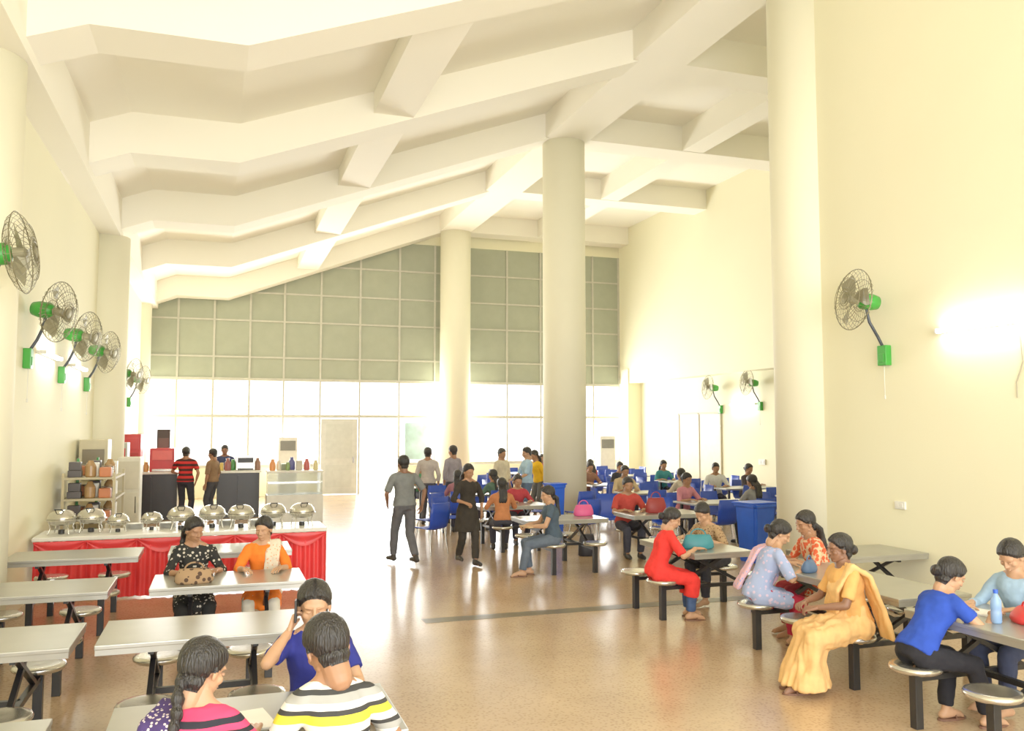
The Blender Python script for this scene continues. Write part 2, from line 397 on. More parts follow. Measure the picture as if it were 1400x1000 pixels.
# ------------------------------------------------------------------ buffet counter
r=empty('buffet_counter',(0,0,0))
bm=bmesh.new(); box(bm,-2.15,1.42,12.05,12.9,.74,.79,.01); finish(bm,'counter_top',mat('white_laminate',(.78,.76,.68),.35),parent=r)
bm=bmesh.new(); n=260
x0,x1=-2.13,1.40
pts=[]
for i in range(n+1):
    x=x0+(x1-x0)*i/n; pts.append((x,12.07+.022*math.sin(i*.75)+.01*math.sin(i*.31)))
for i in range(1,60): pts.append((1.40+.02*math.sin(i*.75),12.07+.8*i/60))
a=[bm.verts.new((x,y,.735)) for x,y in pts]; c=[bm.verts.new((x,y-(.03 if y<12.1 else 0),.02)) for x,y in pts]
for i in range(len(pts)-1): bm.faces.new((a[i],a[i+1],c[i+1],c[i]))
finish(bm,'table_skirt',mat('red_satin',(.80,.035,.04),.45,0,.12,3),parent=r,smooth=True)
for k in range(6):
    bm=bmesh.new(); xa=x0+.59*k; rows=[]
    for j in range(17):
        t=j/16; x=xa+.59*t; dz=.16*math.sin(math.pi*t)+.02
        rows.append([bm.verts.new((x,12.03-.012*math.sin(q*1.3),.738-dz*q/5)) for q in range(6)])
    for p,q in zip(rows,rows[1:]):
        for z_ in range(5): bm.faces.new((p[z_],q[z_],q[z_+1],p[z_+1]))
    finish(bm,'swag',mat('red_swag',(.72,.03,.035),.4,0,.12,3),parent=r,smooth=True)
for x in (-2.0,-.4,1.25):
    for y in (12.2,12.8):
        bm=bmesh.new(); box(bm,x-.03,x+.03,y-.03,y+.03,0,.74); finish(bm,'leg',M_BLACK,parent=r)
tag(r,'long white buffet counter with pleated red skirt','counter')
def make_chafer():
    r=empty('chafing_dish')
    bm=bmesh.new(); lathe(bm,[(.05,.13),(.13,.135),(.19,.17),(.205,.20),(.215,.205),(.215,.215),(.0,.216)],28); finish(bm,'pan',M_STEEL,parent=r,smooth=True)
    bm=bmesh.new(); lathe(bm,[(.20,.217),(.2,.235),(.185,.28),(.14,.33),(.08,.355),(.0,.362)],28); finish(bm,'lid',M_STEEL,parent=r,smooth=True)
    bm=bmesh.new(); rc(bm,(-.05,-.12,.34),.008,(-.05,-.17,.37),.008,8); rc(bm,(.05,-.12,.34),.008,(.05,-.17,.37),.008,8); rc(bm,(-.05,-.17,.37),.01,(.05,-.17,.37),.01,8); finish(bm,'handle',M_BLACK,parent=r,smooth=True)
    for i in range(4):
        a=math.pi/4+i*math.pi/2; c_,s_=math.cos(a),math.sin(a)
        bm=bmesh.new(); rc(bm,(c_*.2,s_*.2,.2),.009,(c_*.17,s_*.17,.1),.009,8); rc(bm,(c_*.17,s_*.17,.1),.009,(c_*.2,s_*.2,.01),.01,8); finish(bm,'leg',M_STEEL,parent=r,smooth=True)
    bm=bmesh.new(); lathe(bm,[(.04,0.0),(.045,.01),(.045,.06),(.03,.065)],14); finish(bm,'burner',M_BLACK,parent=r)
    return r
CH=make_chafer()
for i,x in enumerate([-1.88,-1.55,-1.22,-.82,-.45,-.06,.31,.74,1.12]):
    c=CH if i==0 else dup(CH,(x,12.45,.79),0)
    c.location=(x,12.42+.1*(i%2),.79); c.rotation_euler=(0,0,.15*(i%3-1)); k_=.86 if i not in(2,3) else .66; c.scale=(k_,k_,k_); tag(c,'round stainless chafing dish with domed lid','chafing dish','chafing dishes on the buffet counter')
for i,(x,y) in enumerate([(-.63,12.75),(.13,12.8),(.53,12.75),(-1.05,12.75)]):
    bm=bmesh.new()
    for k in range(6): lathe(bm,[(.05,k*.012),(.11,k*.012+.008),(.11,k*.012+.011),(.0,k*.012+.011)],20)
    o=finish(bm,'plate_stack',M_WHITE,loc=(x,y,.79)); tag(o,'stack of white plates on the buffet counter','plates')

# ------------------------------------------------------------------ service area
for (xa,xb) in ((-2.05,-.90),(-.02,.95)):
    cx=(xa+xb)/2; hw=(xb-xa)/2
    r=empty('bar_counter',(cx,22.1,0))
    bm=bmesh.new(); box(bm,-hw,hw,-.3,.3,0,1.06); box(bm,-.02,.02,-.33,-.3,.05,1.0); finish(bm,'body',mat('black_laminate',(.014,.014,.014),.35),parent=r)
    bm=bmesh.new(); box(bm,-hw-.04,hw+.04,-.36,.35,1.06,1.11,.01); finish(bm,'counter_top',M_WHITE,parent=r)
    tag(r,'black fronted service bar with pale top','counter')
r=empty('display_counter')
bm=bmesh.new(); box(bm,1.05,2.3,20.3,21.0,0,.62,.01); finish(bm,'body',M_WHITE,parent=r)
bm=bmesh.new(); box(bm,1.07,2.28,20.32,20.98,.62,1.12); finish(bm,'glass_case',mat('case_glass',(.45,.52,.42),.1,0,.02,alpha=.5),parent=r)
bm=bmesh.new(); box(bm,1.05,2.3,20.3,21.0,1.12,1.16,.01); finish(bm,'top',M_WHITE,parent=r)
bm=bmesh.new(); box(bm,1.09,2.26,20.36,20.95,.86,.88); finish(bm,'shelf',M_STEEL,parent=r)
tag(r,'white food display counter with glass case','display counter')
def cabinet(name,x0,x1,y0,y1,z0,z1,m,label,cat,parts=()):
    r=empty(name)
    r.location=((x0+x1)/2,(y0+y1)/2,z0)
    bm=bmesh.new(); w=(x1-x0)/2; d_=(y1-y0)/2; h=z1-z0
    box(bm,-w,w,-d_,d_,0,h,.015); finish(bm,'body',m,parent=r)
    for (pn,a,b2,c2,d2,mm) in parts:
        bm=bmesh.new(); box(bm,-w+2*w*a,-w+2*w*b2,-d_-.02,-d_+.005,h*c2,h*d2,.004); finish(bm,pn,mm,parent=r)
    tag(r,label,cat); return r
cabinet('drinks_fridge',-2.15,-1.6,20.4,21.0,0,2.0,M_RED,'tall red drinks fridge by the side wall','fridge',[('door',.08,.92,.1,.8,mat('fridge_door_red',(.42,.03,.03),.2)),('sign_panel',.08,.92,.84,.96,M_RED),('handle',.86,.9,.3,.6,M_STEEL)])
cabinet('soda_dispenser',-1.52,-.98,21.9,22.35,1.11,1.66,M_RED,'red drinks dispenser standing on the bar','drinks dispenser',[('drip_tray',.1,.9,.02,.12,M_STEEL),('front_panel',.1,.9,.5,.9,mat('panel_red_light',(.75,.12,.10),.4))])
cabinet('menu_cabinet',-1.95,-1.68,22.0,22.4,1.11,2.0,mat('dark_brown',(.08,.04,.03),.5),'tall dark cabinet on the bar','cabinet',[('door',.1,.9,.1,.9,M_RED)])
cabinet('menu_cabinet',-1.42,-1.12,22.6,22.9,0,2.1,mat('dark_brown2',(.05,.03,.02),.5),'tall dark cabinet behind the bar','cabinet',[('door',.1,.9,.1,.9,mat('brown_door',(.12,.05,.03),.4))])
cabinet('coffee_machine',.4,.85,21.95,22.35,1.11,1.45,M_STEEL,'small steel coffee machine on the bar','coffee machine',[('front_panel',.1,.9,.55,.9,M_BLACK),('drip_tray',.1,.9,.05,.15,M_BLACK)])
def tower_ac(x,y):
    cabinet('air_conditioner',x-.28,x+.28,y-.2,y+.2,0,1.85,M_WHITE,'white floor standing air conditioner by the glazing','air conditioner',[('air_outlet',.1,.9,.78,.94,mat('ac_grille',(.2,.2,.18),.5)),('intake_grille',.1,.9,.08,.4,mat('ac_intake',(.5,.5,.45),.5))])
tower_ac(2.0,27.4); tower_ac(12.6,27.2)
def rack(x,y,w,l,zs,h,label):
    r=empty('steel_rack',(x,y,0))
    for z in zs:
        bm=bmesh.new(); box(bm,-w/2,w/2,-l/2,l/2,z-.015,z+.015,.003); finish(bm,'shelf',mat('rack_beige',(.42,.36,.22),.5),parent=r)
    for px in (-w/2+.02,w/2-.02):
        for py in (-l/2+.02,l/2-.02):
            bm=bmesh.new(); box(bm,px-.018,px+.018,py-.018,py+.018,0,h); finish(bm,'post',mat('rack_post',(.45,.38,.22),.5),parent=r)
    tag(r,label,'rack')
rack(-1.74,14.3,.7,1.3,(.35,.80,1.12,1.42),1.5,'beige metal shelf rack with kitchen supplies')
i=0
def goods(x,y,z,k):
    bm=bmesh.new()
    if k==0: box(bm,-.08,.08,-.08,.08,0,.2,.01); nm,lb,mm,ct='carton','white carton on the metal rack',M_WHITE,'box'
    elif k==1: lathe(bm,[(.06,0),(.075,.02),(.075,.16),(.05,.2),(.03,.24)],16); nm,lb,mm,ct='jar','brown lidded jar on the metal rack',mat('jar_brown',(.35,.2,.08),.2),'jar'
    elif k==2: lathe(bm,[(.05,0),(.075,.03),(.08,.14),(.085,.15),(.0,.15)],18); nm,lb,mm,ct='steel_pot','small steel pot on the metal rack',M_STEEL,'pot'
    elif k==3: box(bm,-.08,.08,-.08,.08,0,.14,.02); nm,lb,mm,ct='food_box','orange lidded food box on the metal rack',mat('orange_box',(.5,.15,.05),.5),'box'
    elif k==4: lathe(bm,[(.035,0),(.04,.01),(.04,.17),(.02,.22),(.02,.26),(0,.26)],14); nm,lb,mm,ct='bottle','green bottle on the metal rack',mat('green_bottle',(.06,.25,.08),.2),'bottle'
    else: box(bm,-.09,.09,-.07,.07,0,.1,.01); box(bm,-.08,.08,-.06,.06,.1,.22,.01); nm,lb,mm,ct='dark_appliance','small dark kitchen appliance on the metal rack',mat('appliance_dark',(.06,.05,.05),.4),'appliance'
    o=finish(bm,nm,mm,loc=(x,y,z)); tag(o,lb,ct)
for z in (.365,.815,1.135,1.435):
    for xx in (-1.94,-1.74,-1.54):
        for y in (-.5,-.25,0.0,.25,.5):
            i+=1; 
            if (i*7)%5: goods(xx,14.3+y,z,(i*5+i//5)%6)
cabinet('drinks_machine',-2.15,-1.72,15.6,16.1,0,1.95,mat('beige_machine',(.50,.44,.28),.45),'tall beige drinks machine against the side wall','drinks machine',[('front_panel',.12,.88,.66,.92,mat('machine_glass',(.16,.13,.08),.3)),('dispensing_shelf',.12,.88,.52,.56,M_STEEL),('lower_door',.12,.88,.06,.45,mat('machine_door',(.34,.27,.15),.5))])
cabinet('white_fridge',-1.68,-1.3,16.6,17.1,0,1.62,mat('cream_panel',(.66,.62,.48),.4),'cream upright fridge beside the drinks machine','fridge',[('door',.06,.94,.05,.62,mat('cream_door',(.60,.56,.42),.4)),('freezer_door',.06,.94,.66,.96,mat('cream_door2',(.55,.5,.36),.4)),('handle',.8,.86,.4,.58,M_STEEL)])
cabinet('upright_cooler',-2.15,-1.7,18.6,19.1,0,1.85,mat('pale_grey_panel',(.45,.45,.38),.4),'pale grey upright cooler by the side wall','fridge',[('door',.08,.92,.08,.72,mat('cooler_door',(.3,.12,.08),.3)),('sign_panel',.08,.92,.78,.94,M_RED)])
for k_,(x,y,c_) in enumerate([(.08,22.05,(.7,.5,.1)),(.22,22.0,(.3,.1,.1)),(.34,22.15,(.1,.35,.1)),(-1.6,22.0,(.6,.3,.1)),(-2.02,21.95,(.8,.75,.6)),(.91,22.05,(.3,.15,.1)),(1.18,20.6,(.8,.3,.1)),(1.33,20.75,(.75,.7,.55)),(1.52,20.6,(.2,.3,.1)),(1.62,20.78,(.1,.1,.3)),(1.95,20.65,(.5,.1,.1)),(2.15,20.6,(.7,.6,.3))]):
    z=1.11 if y>21 else 1.16; q=.7+.4*((k_*7)%4)/3
    bm=bmesh.new(); lathe(bm,[(.06*q,0),(.07*q,.02),(.07*q,.17*q),(.04,.22*q),(.04,.27*q),(.0,.27*q)],14); o=finish(bm,'jar',mat(f'jar{k_}',c_,.3),loc=(x,y,z),smooth=True); tag(o,'small snack jar on the service counter','jar')
for x,y,z,w_,h_,c_ in [(1.78,20.72,1.16,.14,.22,(.55,.5,.4)),(1.44,20.85,1.16,.2,.14,(.3,.32,.2)),(.55,22.25,1.11,.3,.12,(.5,.2,.1)),(-1.82,22.2,1.11,.1,.3,(.5,.45,.3))]:
    bm=bmesh.new(); box(bm,-w_/2,w_/2,-.07,.07,0,h_,.01); box(bm,-w_/2*.8,w_/2*.8,-.078,-.068,h_*.2,h_*.8); o=finish(bm,'snack_box',mat('sb%d'%int(x*100+300),c_,.5),loc=(x,y,z)); tag(o,'small snack carton on the service counter','box')
# poster + wall bits
bm=bmesh.new(); box(bm,5.8,6.55,YF-.05,YF-.018,1.1,2.3)
o=finish(bm,'poster',mat('poster_blue',(.45,.66,.66),.4,0,.25,2.2)); tag(o,'pale blue poster stuck on the glazing','poster')
def wallbox(name,x,y,z,w,h,d_,m,label,cat):
    bm=bmesh.new(); box(bm,x-d_,x,y-w/2,y+w/2,z-h/2,z+h/2,.008); box(bm,x-d_-.008,x-d_+.002,y-w*.35,y-w*.05,z-h*.25,z+h*.25); box(bm,x-d_-.008,x-d_+.002,y+w*.05,y+w*.35,z-h*.25,z+h*.25)
    o=finish(bm,name,m); tag(o,label,cat)
wallbox('switch_box',XR,8.1,1.25,.16,.09,.03,M_WHITE,'white electrical socket box on the cream wall','socket')
wallbox('switch_box',XW,20.3,1.2,.3,.15,.04,M_WHITE,'white switch box on the side wall','socket')
bm=bmesh.new(); P=[(XR-.008,6.45,3.15),(XR-.008,6.42,2.8),(XR-.008,6.5,2.6),(XR-.008,6.5,2.45)]
for a_,b2 in zip(P,P[1:]): rc(bm,a_,.008,b2,.008,6)
o=finish(bm,'cable',mat('cable_grey',(.45,.42,.3),.6)); tag(o,'loose grey cable hanging below the tube light','cable')
bm=bmesh.new(); box(bm,XL,XL+.05,18.8,19.3,2.3,2.9,.01); o=finish(bm,'framed_notice',[mat('notice_dark',(.12,.08,.1),.4)]); tag(o,'small dark framed notice on the side wall','picture')
bm=bmesh.new(); box(bm,XL+.05,XL+.056,18.85,19.25,2.35,2.85); finish(bm,'sheet',mat('notice_sheet',(.45,.35,.4),.5,0,.4,8),parent=o)

# tube lights
M_TUBE=mat('tube_glow',(1,1,1),.5,0,0,emis=(1,.98,.9),estr=42)
def tube(x,y,z,side,L=1.2):
    r=empty('tube_light',(x,y,z))
    bm=bmesh.new(); box(bm,min(0,side*.04),max(0,side*.04),-L/2-.03,L/2+.03,-.02,.02,.005); finish(bm,'housing',M_WHITE,parent=r)
    bm=bmesh.new(); rc(bm,(side*.09,-L/2,0),.02,(side*.09,L/2,0),.02,12); finish(bm,'tube',M_TUBE,parent=r,smooth=True)
    for yy in (-L/2-.01,L/2+.01):
        bm=bmesh.new(); box(bm,min(side*.03,side*.11),max(side*.03,side*.11),yy-.012,yy+.012,-.025,.025); finish(bm,'lamp_holder',M_WHITE,parent=r)
    tag(r,'lit white fluorescent tube fitted on the wall','tube light','wall tube lights')
tube(XR,6.8,3.2,-1); tube(XL,12.8,3.1,1); tube(XL,15.2,3.1,1); tube(XW,21.1,2.8,-1)

# ------------------------------------------------------------------ wall fans
def make_fan(axis,out=.22,up=.56):
    r=empty('wall_fan')
    bm=bmesh.new(); box(bm,0,.09,-.07,.07,-.14,.10,.012); box(bm,.085,.10,-.045,.045,-.1,.0,.004); finish(bm,'bracket',M_GREEN,parent=r)
    bm=bmesh.new(); P=[V((.06,0,.08)),V((.13,0,.2)),V((out*.85,-.01,up*.6)),V((out,-.02,up-.05))]
    for a_,b2 in zip(P,P[1:]): rc(bm,a_,.018,b2,.018,10)
    finish(bm,'arm',mat('arm_dark',(.06,.07,.09),.4,.5),parent=r,smooth=True)
    ax=V(axis).normalized(); c0=V((out,-.02,up))
    R=ax.to_track_quat('Z','Y').to_matrix().to_4x4(); M=Matrix.Translation(c0)@R
    bm=bmesh.new(); lathe(bm,[(.03,-.17),(.08,-.155),(.098,-.08),(.098,.04),(.07,.08),(.03,.09)],24); box(bm,-.05,.05,-.05,.05,-.08,.0); bm.transform(M)
    finish(bm,'motor',M_GREEN,parent=r,smooth=True)
    bm=bmesh.new()
    def ring(rad,z,t=.0035,seg=36):
        for i in range(seg):
            a1=2*math.pi*i/seg;a2=2*math.pi*(i+1)/seg
            rc(bm,(rad*math.cos(a1),rad*math.sin(a1),z),t,(rad*math.cos(a2),rad*math.sin(a2),z),t,5,True)
    ring(.36,.16,.006); ring(.25,.245); ring(.25,.08); ring(.13,.265);ring(.09,.275,.005); ring(.13,.07)
    ns=30
    for i in range(ns):
        a=2*math.pi*i/ns; c_,s_=math.cos(a),math.sin(a)
        fr=[(.05,.275),(.2,.258),(.32,.205),(.36,.16)]; bk=[(.08,.06),(.22,.07),(.32,.11),(.36,.16)]
        for pr in (fr,bk):
            for (r1_,z1_),(r2_,z2_) in zip(pr,pr[1:]): rc(bm,(r1_*c_,r1_*s_,z1_),.0026,(r2_*c_,r2_*s_,z2_),.0026,4,True)
    lathe(bm,[(.055,.265),(.055,.28),(.0,.285)],16)
    bm.transform(M); finish(bm,'guard',M_WIRE,parent=r)
    bm=bmesh.new()
    for k in range(3):
        a=2*math.pi*k/3; vs=[]
        for rr,aw,tw in ((.05,.25,.03),(.15,.42,.035),(.25,.40,.03),(.32,.30,.02)):
            vs.append([bm.verts.new((rr*math.cos(a-aw),rr*math.sin(a-aw),.16-tw)),bm.verts.new((rr*math.cos(a+aw),rr*math.sin(a+aw),.16+tw))])
        for p,q in zip(vs,vs[1:]): bm.faces.new((p[0],p[1],q[1],q[0]))
    lathe(bm,[(.05,.10),(.05,.19),(.03,.21),(0,.21)],18)
    bm.transform(M); finish(bm,'fan_blade',M_BLADE,parent=r)
    bm=bmesh.new(); rc(bm,(.05,0,-.14),.004,(.05,0,-.5),.004,6); rc(bm,(.05,0,-.5),.009,(.05,0,-.53),.009,8); finish(bm,'pull_cord',M_WHITE,parent=r)
    return r
F=make_fan((.92,-.36,-.14))
fans=[(XL,11.45,2.98),(XL,13.8,2.92),(XL,16.3,2.9),(XL,21.1,2.8),(XL,23.6,2.8)]
for i,(x,y,z) in enumerate(fans):
    c=F if i==0 else dup(F,(x,y,z),0)
    c.location=(x,y,z); tag(c,'green and black wall fan with round wire guard','wall fan','wall fans')
FN=make_fan((1,-.06,.12),.36,.56); FN.location=(XL,8.5,3.1); tag(FN,'green wall fan with wire guard turned along the wall','wall fan','wall fans')
F2=make_fan((1,-.12,.10),.28,.62); F2.location=(XR,8.25,3.02); F2.rotation_euler=(0,0,math.pi); tag(F2,'green wall fan with wire guard on cream wall','wall fan','wall fans')
for (y,z) in ((22.3,2.7),(20.3,2.75)):
    c=dup(F2,(XW,y,z),math.pi); tag(c,'green wall fan with wire guard on side wall','wall fan','wall fans')

# ------------------------------------------------------------------ people
CAPS={}
def hairline(y,male):
    K=[(-.2,-.088 if not male else -.075),(-.045,-.085 if not male else -.072),(-.022,.0),(.012,.012),(.030,.020),(.055,.055),(.072,.074),(.2,.076)]
    for (a,b_),(c,d) in zip(K,K[1:]):
        if a<=y<=c: return b_+(d-b_)*(y-a)/(c-a)
    return K[-1][1]
def make_cap(me,male):
    bm=bmesh.new(); bm.from_mesh(me); bm.normal_update()
    kill=[];mv=[]
    for v in bm.verts:
        c=v.co; hl=hairline(c.y,male)
        f=c.z-hl
        if f<-.005: kill.append(v); continue
        t=max(0,min(1,f/.028)); t=t*t*(3-2*t)
        top=max(0,min(1,(c.z-.02)/.09)); backf=max(0,min(1,(-c.y)/.08))
        amp=.008+.007*top+.006*backf if male else .010+.007*top+.010*backf
        d=.0015+amp*t
        if not male and abs(c.x)<.006 and c.y>-.02: d*=.45
        d+=.0028*noise.noise(V((c.x*90,c.y*14,c.z*14)))*t
        mv.append((v,c+v.normal*d))
    for v,p in mv: v.co=p
    bmesh.ops.delete(bm,geom=kill,context='VERTS')
    out=bpy.data.meshes.new('cap'); bm.to_mesh(out); bm.free(); return out
def head_template(vx,near):
    bm=bmesh.new()
    ell(bm,(0,-.014,.032),(.074,.092,.083),sub=3); ell(bm,(0,.018,-.03),(.058,.066,.076),sub=3); ell(bm,(0,.052,-.082),(.024,.022,.02))
    ell(bm,(0,.062,.028),(.055,.02,.016)); 
    for s_ in (-1,1):
        ell(bm,(s_*.038,.052,-.02),(.024,.022,.022)); ell(bm,(s_*.077,-.008,-.008),(.008,.018,.028),Matrix.Rotation(s_*.3,3,'Z'))
        rc(bm,(s_*.045,0,-.065),.016,(s_*.012,.055,-.088),.014)
        ell(bm,(s_*.011,.088,-.026),(.009,.010,.008))
    rc(bm,(0,.078,.018),.008,(0,.098,-.022),.011)
    ell(bm,(0,.074,-.052),(.024,.014,.014))
    rc(bm,(0,-.03,-.04),.054,(0,-.035,-.12),.052)
    me=remesh(bm,vx,2)
    CAPS[(near,0)]=make_cap(me,False); CAPS[(near,1)]=make_cap(me,True)
    bm=bmesh.new(); bm.from_mesh(me); bpy.data.meshes.remove(me)
    for s_ in (-1,1):
        ell(bm,(s_*.030,.0745,.004),(.0135,.0085,.0075),sub=2,mi=1); ell(bm,(s_*.030,.0815,.004),(.0055,.003,.0058),sub=1,mi=2)
        rc(bm,(s_*.015,.0835,.024),.0032,(s_*.045,.073,.026),.0022,6,mi=2)
        rc(bm,(s_*.018,.0795,.0115),.0018,(s_*.043,.0745,.010),.0014,5,mi=2)
    ell(bm,(0,.0870,-.047),(.021,.006,.0045),mi=3); ell(bm,(0,.0865,-.0565),(.018,.007,.0055),mi=3)
    out=bpy.data.meshes.new('head_t'); bm.to_mesh(out); bm.free(); return out
def hand_template(curl,vx,mirror):
    bm=bmesh.new()
    X=[-.033,-.011,.011,.032]; L=[.056,.073,.08,.071]
    for x,l in zip(X,L):
        rc(bm,(x*.55,0,0),.014,(x,.085,0),.0115)
        p=V((x,.085,0)); a=math.radians(curl*.5); r0=.0088 if x>-.03 else .0078
        for k,fr in enumerate((.45,.31,.24)):
            q=p+V((x*.12*fr,math.cos(a),-math.sin(a)))*l*fr*1.02
            rc(bm,p,r0-.0008*k,q,r0-.0008*(k+1),10); p=q; a+=math.radians(curl)
    rc(bm,(.012,.02,-.004),.015,(.040,.050,-.012),.012); rc(bm,(.040,.050,-.012),.011,(.052,.078,-.022),.0095); rc(bm,(.052,.078,-.022),.0095,(.053,.098,-.03),.008)
    rc(bm,(0,-.03,0),.022,(0,.012,0),.019)
    if mirror: bm.transform(Matrix.Diagonal((-1,1,1,1)))
    return remesh(bm,vx,1)
HEAD={1:head_template(.0050,1),0:head_template(.0085,0)}
HAND={}
for near in (1,0):
    for c_ in (18,50):
        for m_ in (0,1): HAND[(near,c_,m_)]=hand_template(c_,.0038 if near else .0062,m_)
def ik(a,t,l1,l2,hint):
    d=t-a; L=d.length; mxl=(l1+l2)*.995
    if L>mxl: t=a+d*(mxl/L); d=t-a; L=mxl
    L=max(L,abs(l1-l2)+.02)
    n=d.normalized(); ca=(l1*l1+L*L-l2*l2)/(2*l1*L); ca=max(-1,min(1,ca)); h=V(hint); h=(h-n*h.dot(n))
    h=h.normalized() if h.length>1e-5 else n.orthogonal()
    j=a+n*(l1*ca)+h*(l1*math.sqrt(1-ca*ca)); return j,t
TORSO=[(-.09,.12,.095),(-.02,.165,.118),(.06,.158,.112),(.15,.132,.098),(.24,.135,.10),(.33,.155,.112),(.41,.168,.105),(.455,.155,.085),(.485,.11,.068),(.52,.058,.056)]
def person(label,x,y,face,kind='sit',s=.93,top=None,bot=None,hair='bun',lean=12,hp=18,hy=0,roll=0,hands=None,feet=None,sleeve=.55,kurta=0,near=0,skin=0,shoe=None,scarf=None,width=1.0,pz=None,saree=False,tname='shirt',bname='trousers',pantlen=1.0,twist=0,hs=1.08):
    female = s<.96
    sw=.158 if female else .180
    hz=(.555 if kind=='sit' else .93*s) if pz is None else pz
    Pv=V((0,0,hz)); la=math.radians(lean)
    u=V((math.sin(math.radians(roll)),math.sin(la),math.cos(la))).normalized(); fw=V((0,math.cos(la),-math.sin(la))); rt=V((1,0,0))
    if twist:
        Rt=Matrix.Rotation(math.radians(twist),3,'Z'); rt2=Rt@rt; fw2=Rt@fw
    else: rt2,fw2=rt,fw
    S=lambda t:Pv+u*t*s
    vx=.0125 if near else .02
    WR=.008 if near else .004
    wF=width*(.93 if female else 1.0)
    def torso(bm,off,t0,t1,flare=0):
        R=[]
        for t,rx,ry in TORSO:
            if t<t0-.001 or t>t1+.001: continue
            if female and .3<t<.42: ry+=.012
            k=flare*max(0,(.2-t))
            tw=max(0,min(1,(t)/.4)); a_=rt.lerp(rt2,tw); b_=fw.lerp(fw2,tw)
            R.append((S(t),a_*(rx*s*wF+off+k),b_*(ry*s*width+off+k)))
        loft(bm,R,20)
    sh=[S(.432)+rt2*(sd*sw*s*width) for sd in (-1,1)]
    hips=[Pv+V((sd*.088*s*width,0,-.03)) for sd in (-1,1)]
    if hands is None:
        hands=[((-.17,.40,.80),'table'),((.15,.42,.80),'table')] if kind=='sit' else [((-.23,.04,.86*s),'hang'),((.23,.04,.86*s),'hang')]
    if feet is None:
        if kind=='sit': feet=[(-.11,.40,.08),(.10,.36,.08)]
        elif kind=='walk': feet=[(-.09,.26,.09),(.09,-.22,.13)]
        else: feet=[(-.10,0,.08),(.10,.03,.08)]
    arms=[];legs=[]
    for i,sd in enumerate((-1,1)):
        t,mode=hands[i]; e,w=ik(sh[i],V(t),.275*s,.245*s,(sd*.7,-.35,-.8) if mode!='up' else (sd*.5,.1,-1)); arms.append((e,w,mode))
        k,a=ik(hips[i],V(feet[i]),.43*s,.41*s,(sd*.12,1,.35)); legs.append((k,a))
    bm=bmesh.new(); torso(bm,-.012,-.1,.53)
    hc=S(.50)+(u*.6+V((0,0,.4))).normalized()*(.142*s)+V((0,.014,0))
    rc(bm,S(.46),.062*s,hc-V((0,.02,.05*s)),.054*s)
    for i,sd in enumerate((-1,1)):
        e,w,mode=arms[i]
        rc(bm,S(.515)+rt2*sd*.03*s,.036*s,sh[i]+u*.005-rt2*sd*.01,.044*s)
        rc(bm,sh[i]-rt2*sd*.02,.052*s,sh[i].lerp(e,.4),.045*s); rc(bm,sh[i].lerp(e,.4),.044*s,e,.036*s); rc(bm,e,.037*s,e.lerp(w,.35),.038*s); rc(bm,e.lerp(w,.35),.037*s,w,.024*s)
        k,a=legs[i]
        rc(bm,hips[i],.082*s,hips[i].lerp(k,.5),.073*s); rc(bm,hips[i].lerp(k,.5),.072*s,k,.052*s); rc(bm,k,.052*s,k.lerp(a,.35),.055*s); rc(bm,k.lerp(a,.35),.054*s,a,.035*s)
        rc(bm,a+V((0,-.035,-.04)),.032,a+V((0,.05,-.03)),.036); rc(bm,a+V((0,.05,-.03)),.036,a+V((sd*.01,.135,-.052)),.025)
        if near:
            for q in range(5): rc(bm,a+V((sd*(.026-.013*q),.13,-.058)),.011,a+V((sd*(.03-.014*q),.165-.006*q,-.064)),.009,8)
    me=remesh(bm,vx,3)
    bm=bmesh.new(); bm.from_mesh(me); bpy.data.meshes.remove(me)
    HR=Matrix.Translation(hc)@Matrix.Rotation(math.radians(hy),4,'Z')@Matrix.Rotation(math.radians(-hp),4,'X')@Matrix.Rotation(math.radians(roll),4,'Y')@Matrix.Scale(s*hs,4)
    hm=HEAD[near].copy(); hm.transform(HR); bm.from_mesh(hm); bpy.data.meshes.remove(hm)
    for i,sd in enumerate((-1,1)):
        e,w,mode=arms[i]; fd=(w-e).normalized(); curl=18
        if mode=='table': yv=V((-sd*.35,1,-.02)); zv=V((0,0,1))
        elif mode=='hang': yv=(fd+V((0,.1,0))); zv=V((sd,0,0))
        elif mode=='up': yv=(fd+V((0,0,.8))); zv=V((sd,.0,.1)); curl=50
        else: yv=fd+V((0,.1,-.1)); zv=V((sd*.3,0,1)); curl=50
        yv.normalize(); zv=(zv-yv*zv.dot(yv)).normalized(); xv=yv.cross(zv)
        M=Matrix((xv,yv,zv)).transposed().to_4x4(); M=Matrix.Translation(w)@M@Matrix.Scale(s,4)
        hm=HAND[(near,curl,0 if i==0 else 1)].copy(); hm.transform(M); bm.from_mesh(hm); bpy.data.meshes.remove(hm)
    me=bpy.data.meshes.new('person'); bm.to_mesh(me); bm.free()
    body=addmesh(me,'person',[M_SKIN[skin],M_EYE,M_IRIS,M_LIP],None,(x,y,0),math.radians(face-90),True)
    tag(body,label,'person')
    if not saree:
        bm=bmesh.new(); torso(bm,.008,-.1,.10)
        for i in (0,1):
            k,a=legs[i]; e_=k.lerp(a,pantlen*.93)
            rc(bm,hips[i],.096*s,k,.072*s); 
            rc(bm,k,.072*s,k.lerp(e_,.5),.068*s); rc(bm,k.lerp(e_,.5),.068*s,e_,.058*s,12,True)
        addmesh(remesh(bm,vx,2,WR),bname,bot,body,smooth=True)
    else:
        bm=bmesh.new(); torso(bm,.014,-.1,.2)
        km=(legs[0][0]+legs[1][0])/2; am=(legs[0][1]+legs[1][1])/2
        for i in (0,1):
            k,a=legs[i]
            rc(bm,hips[i],.12,k,.10)
        rc(bm,Pv+V((0,.05,-.01)),.13,km,.11)
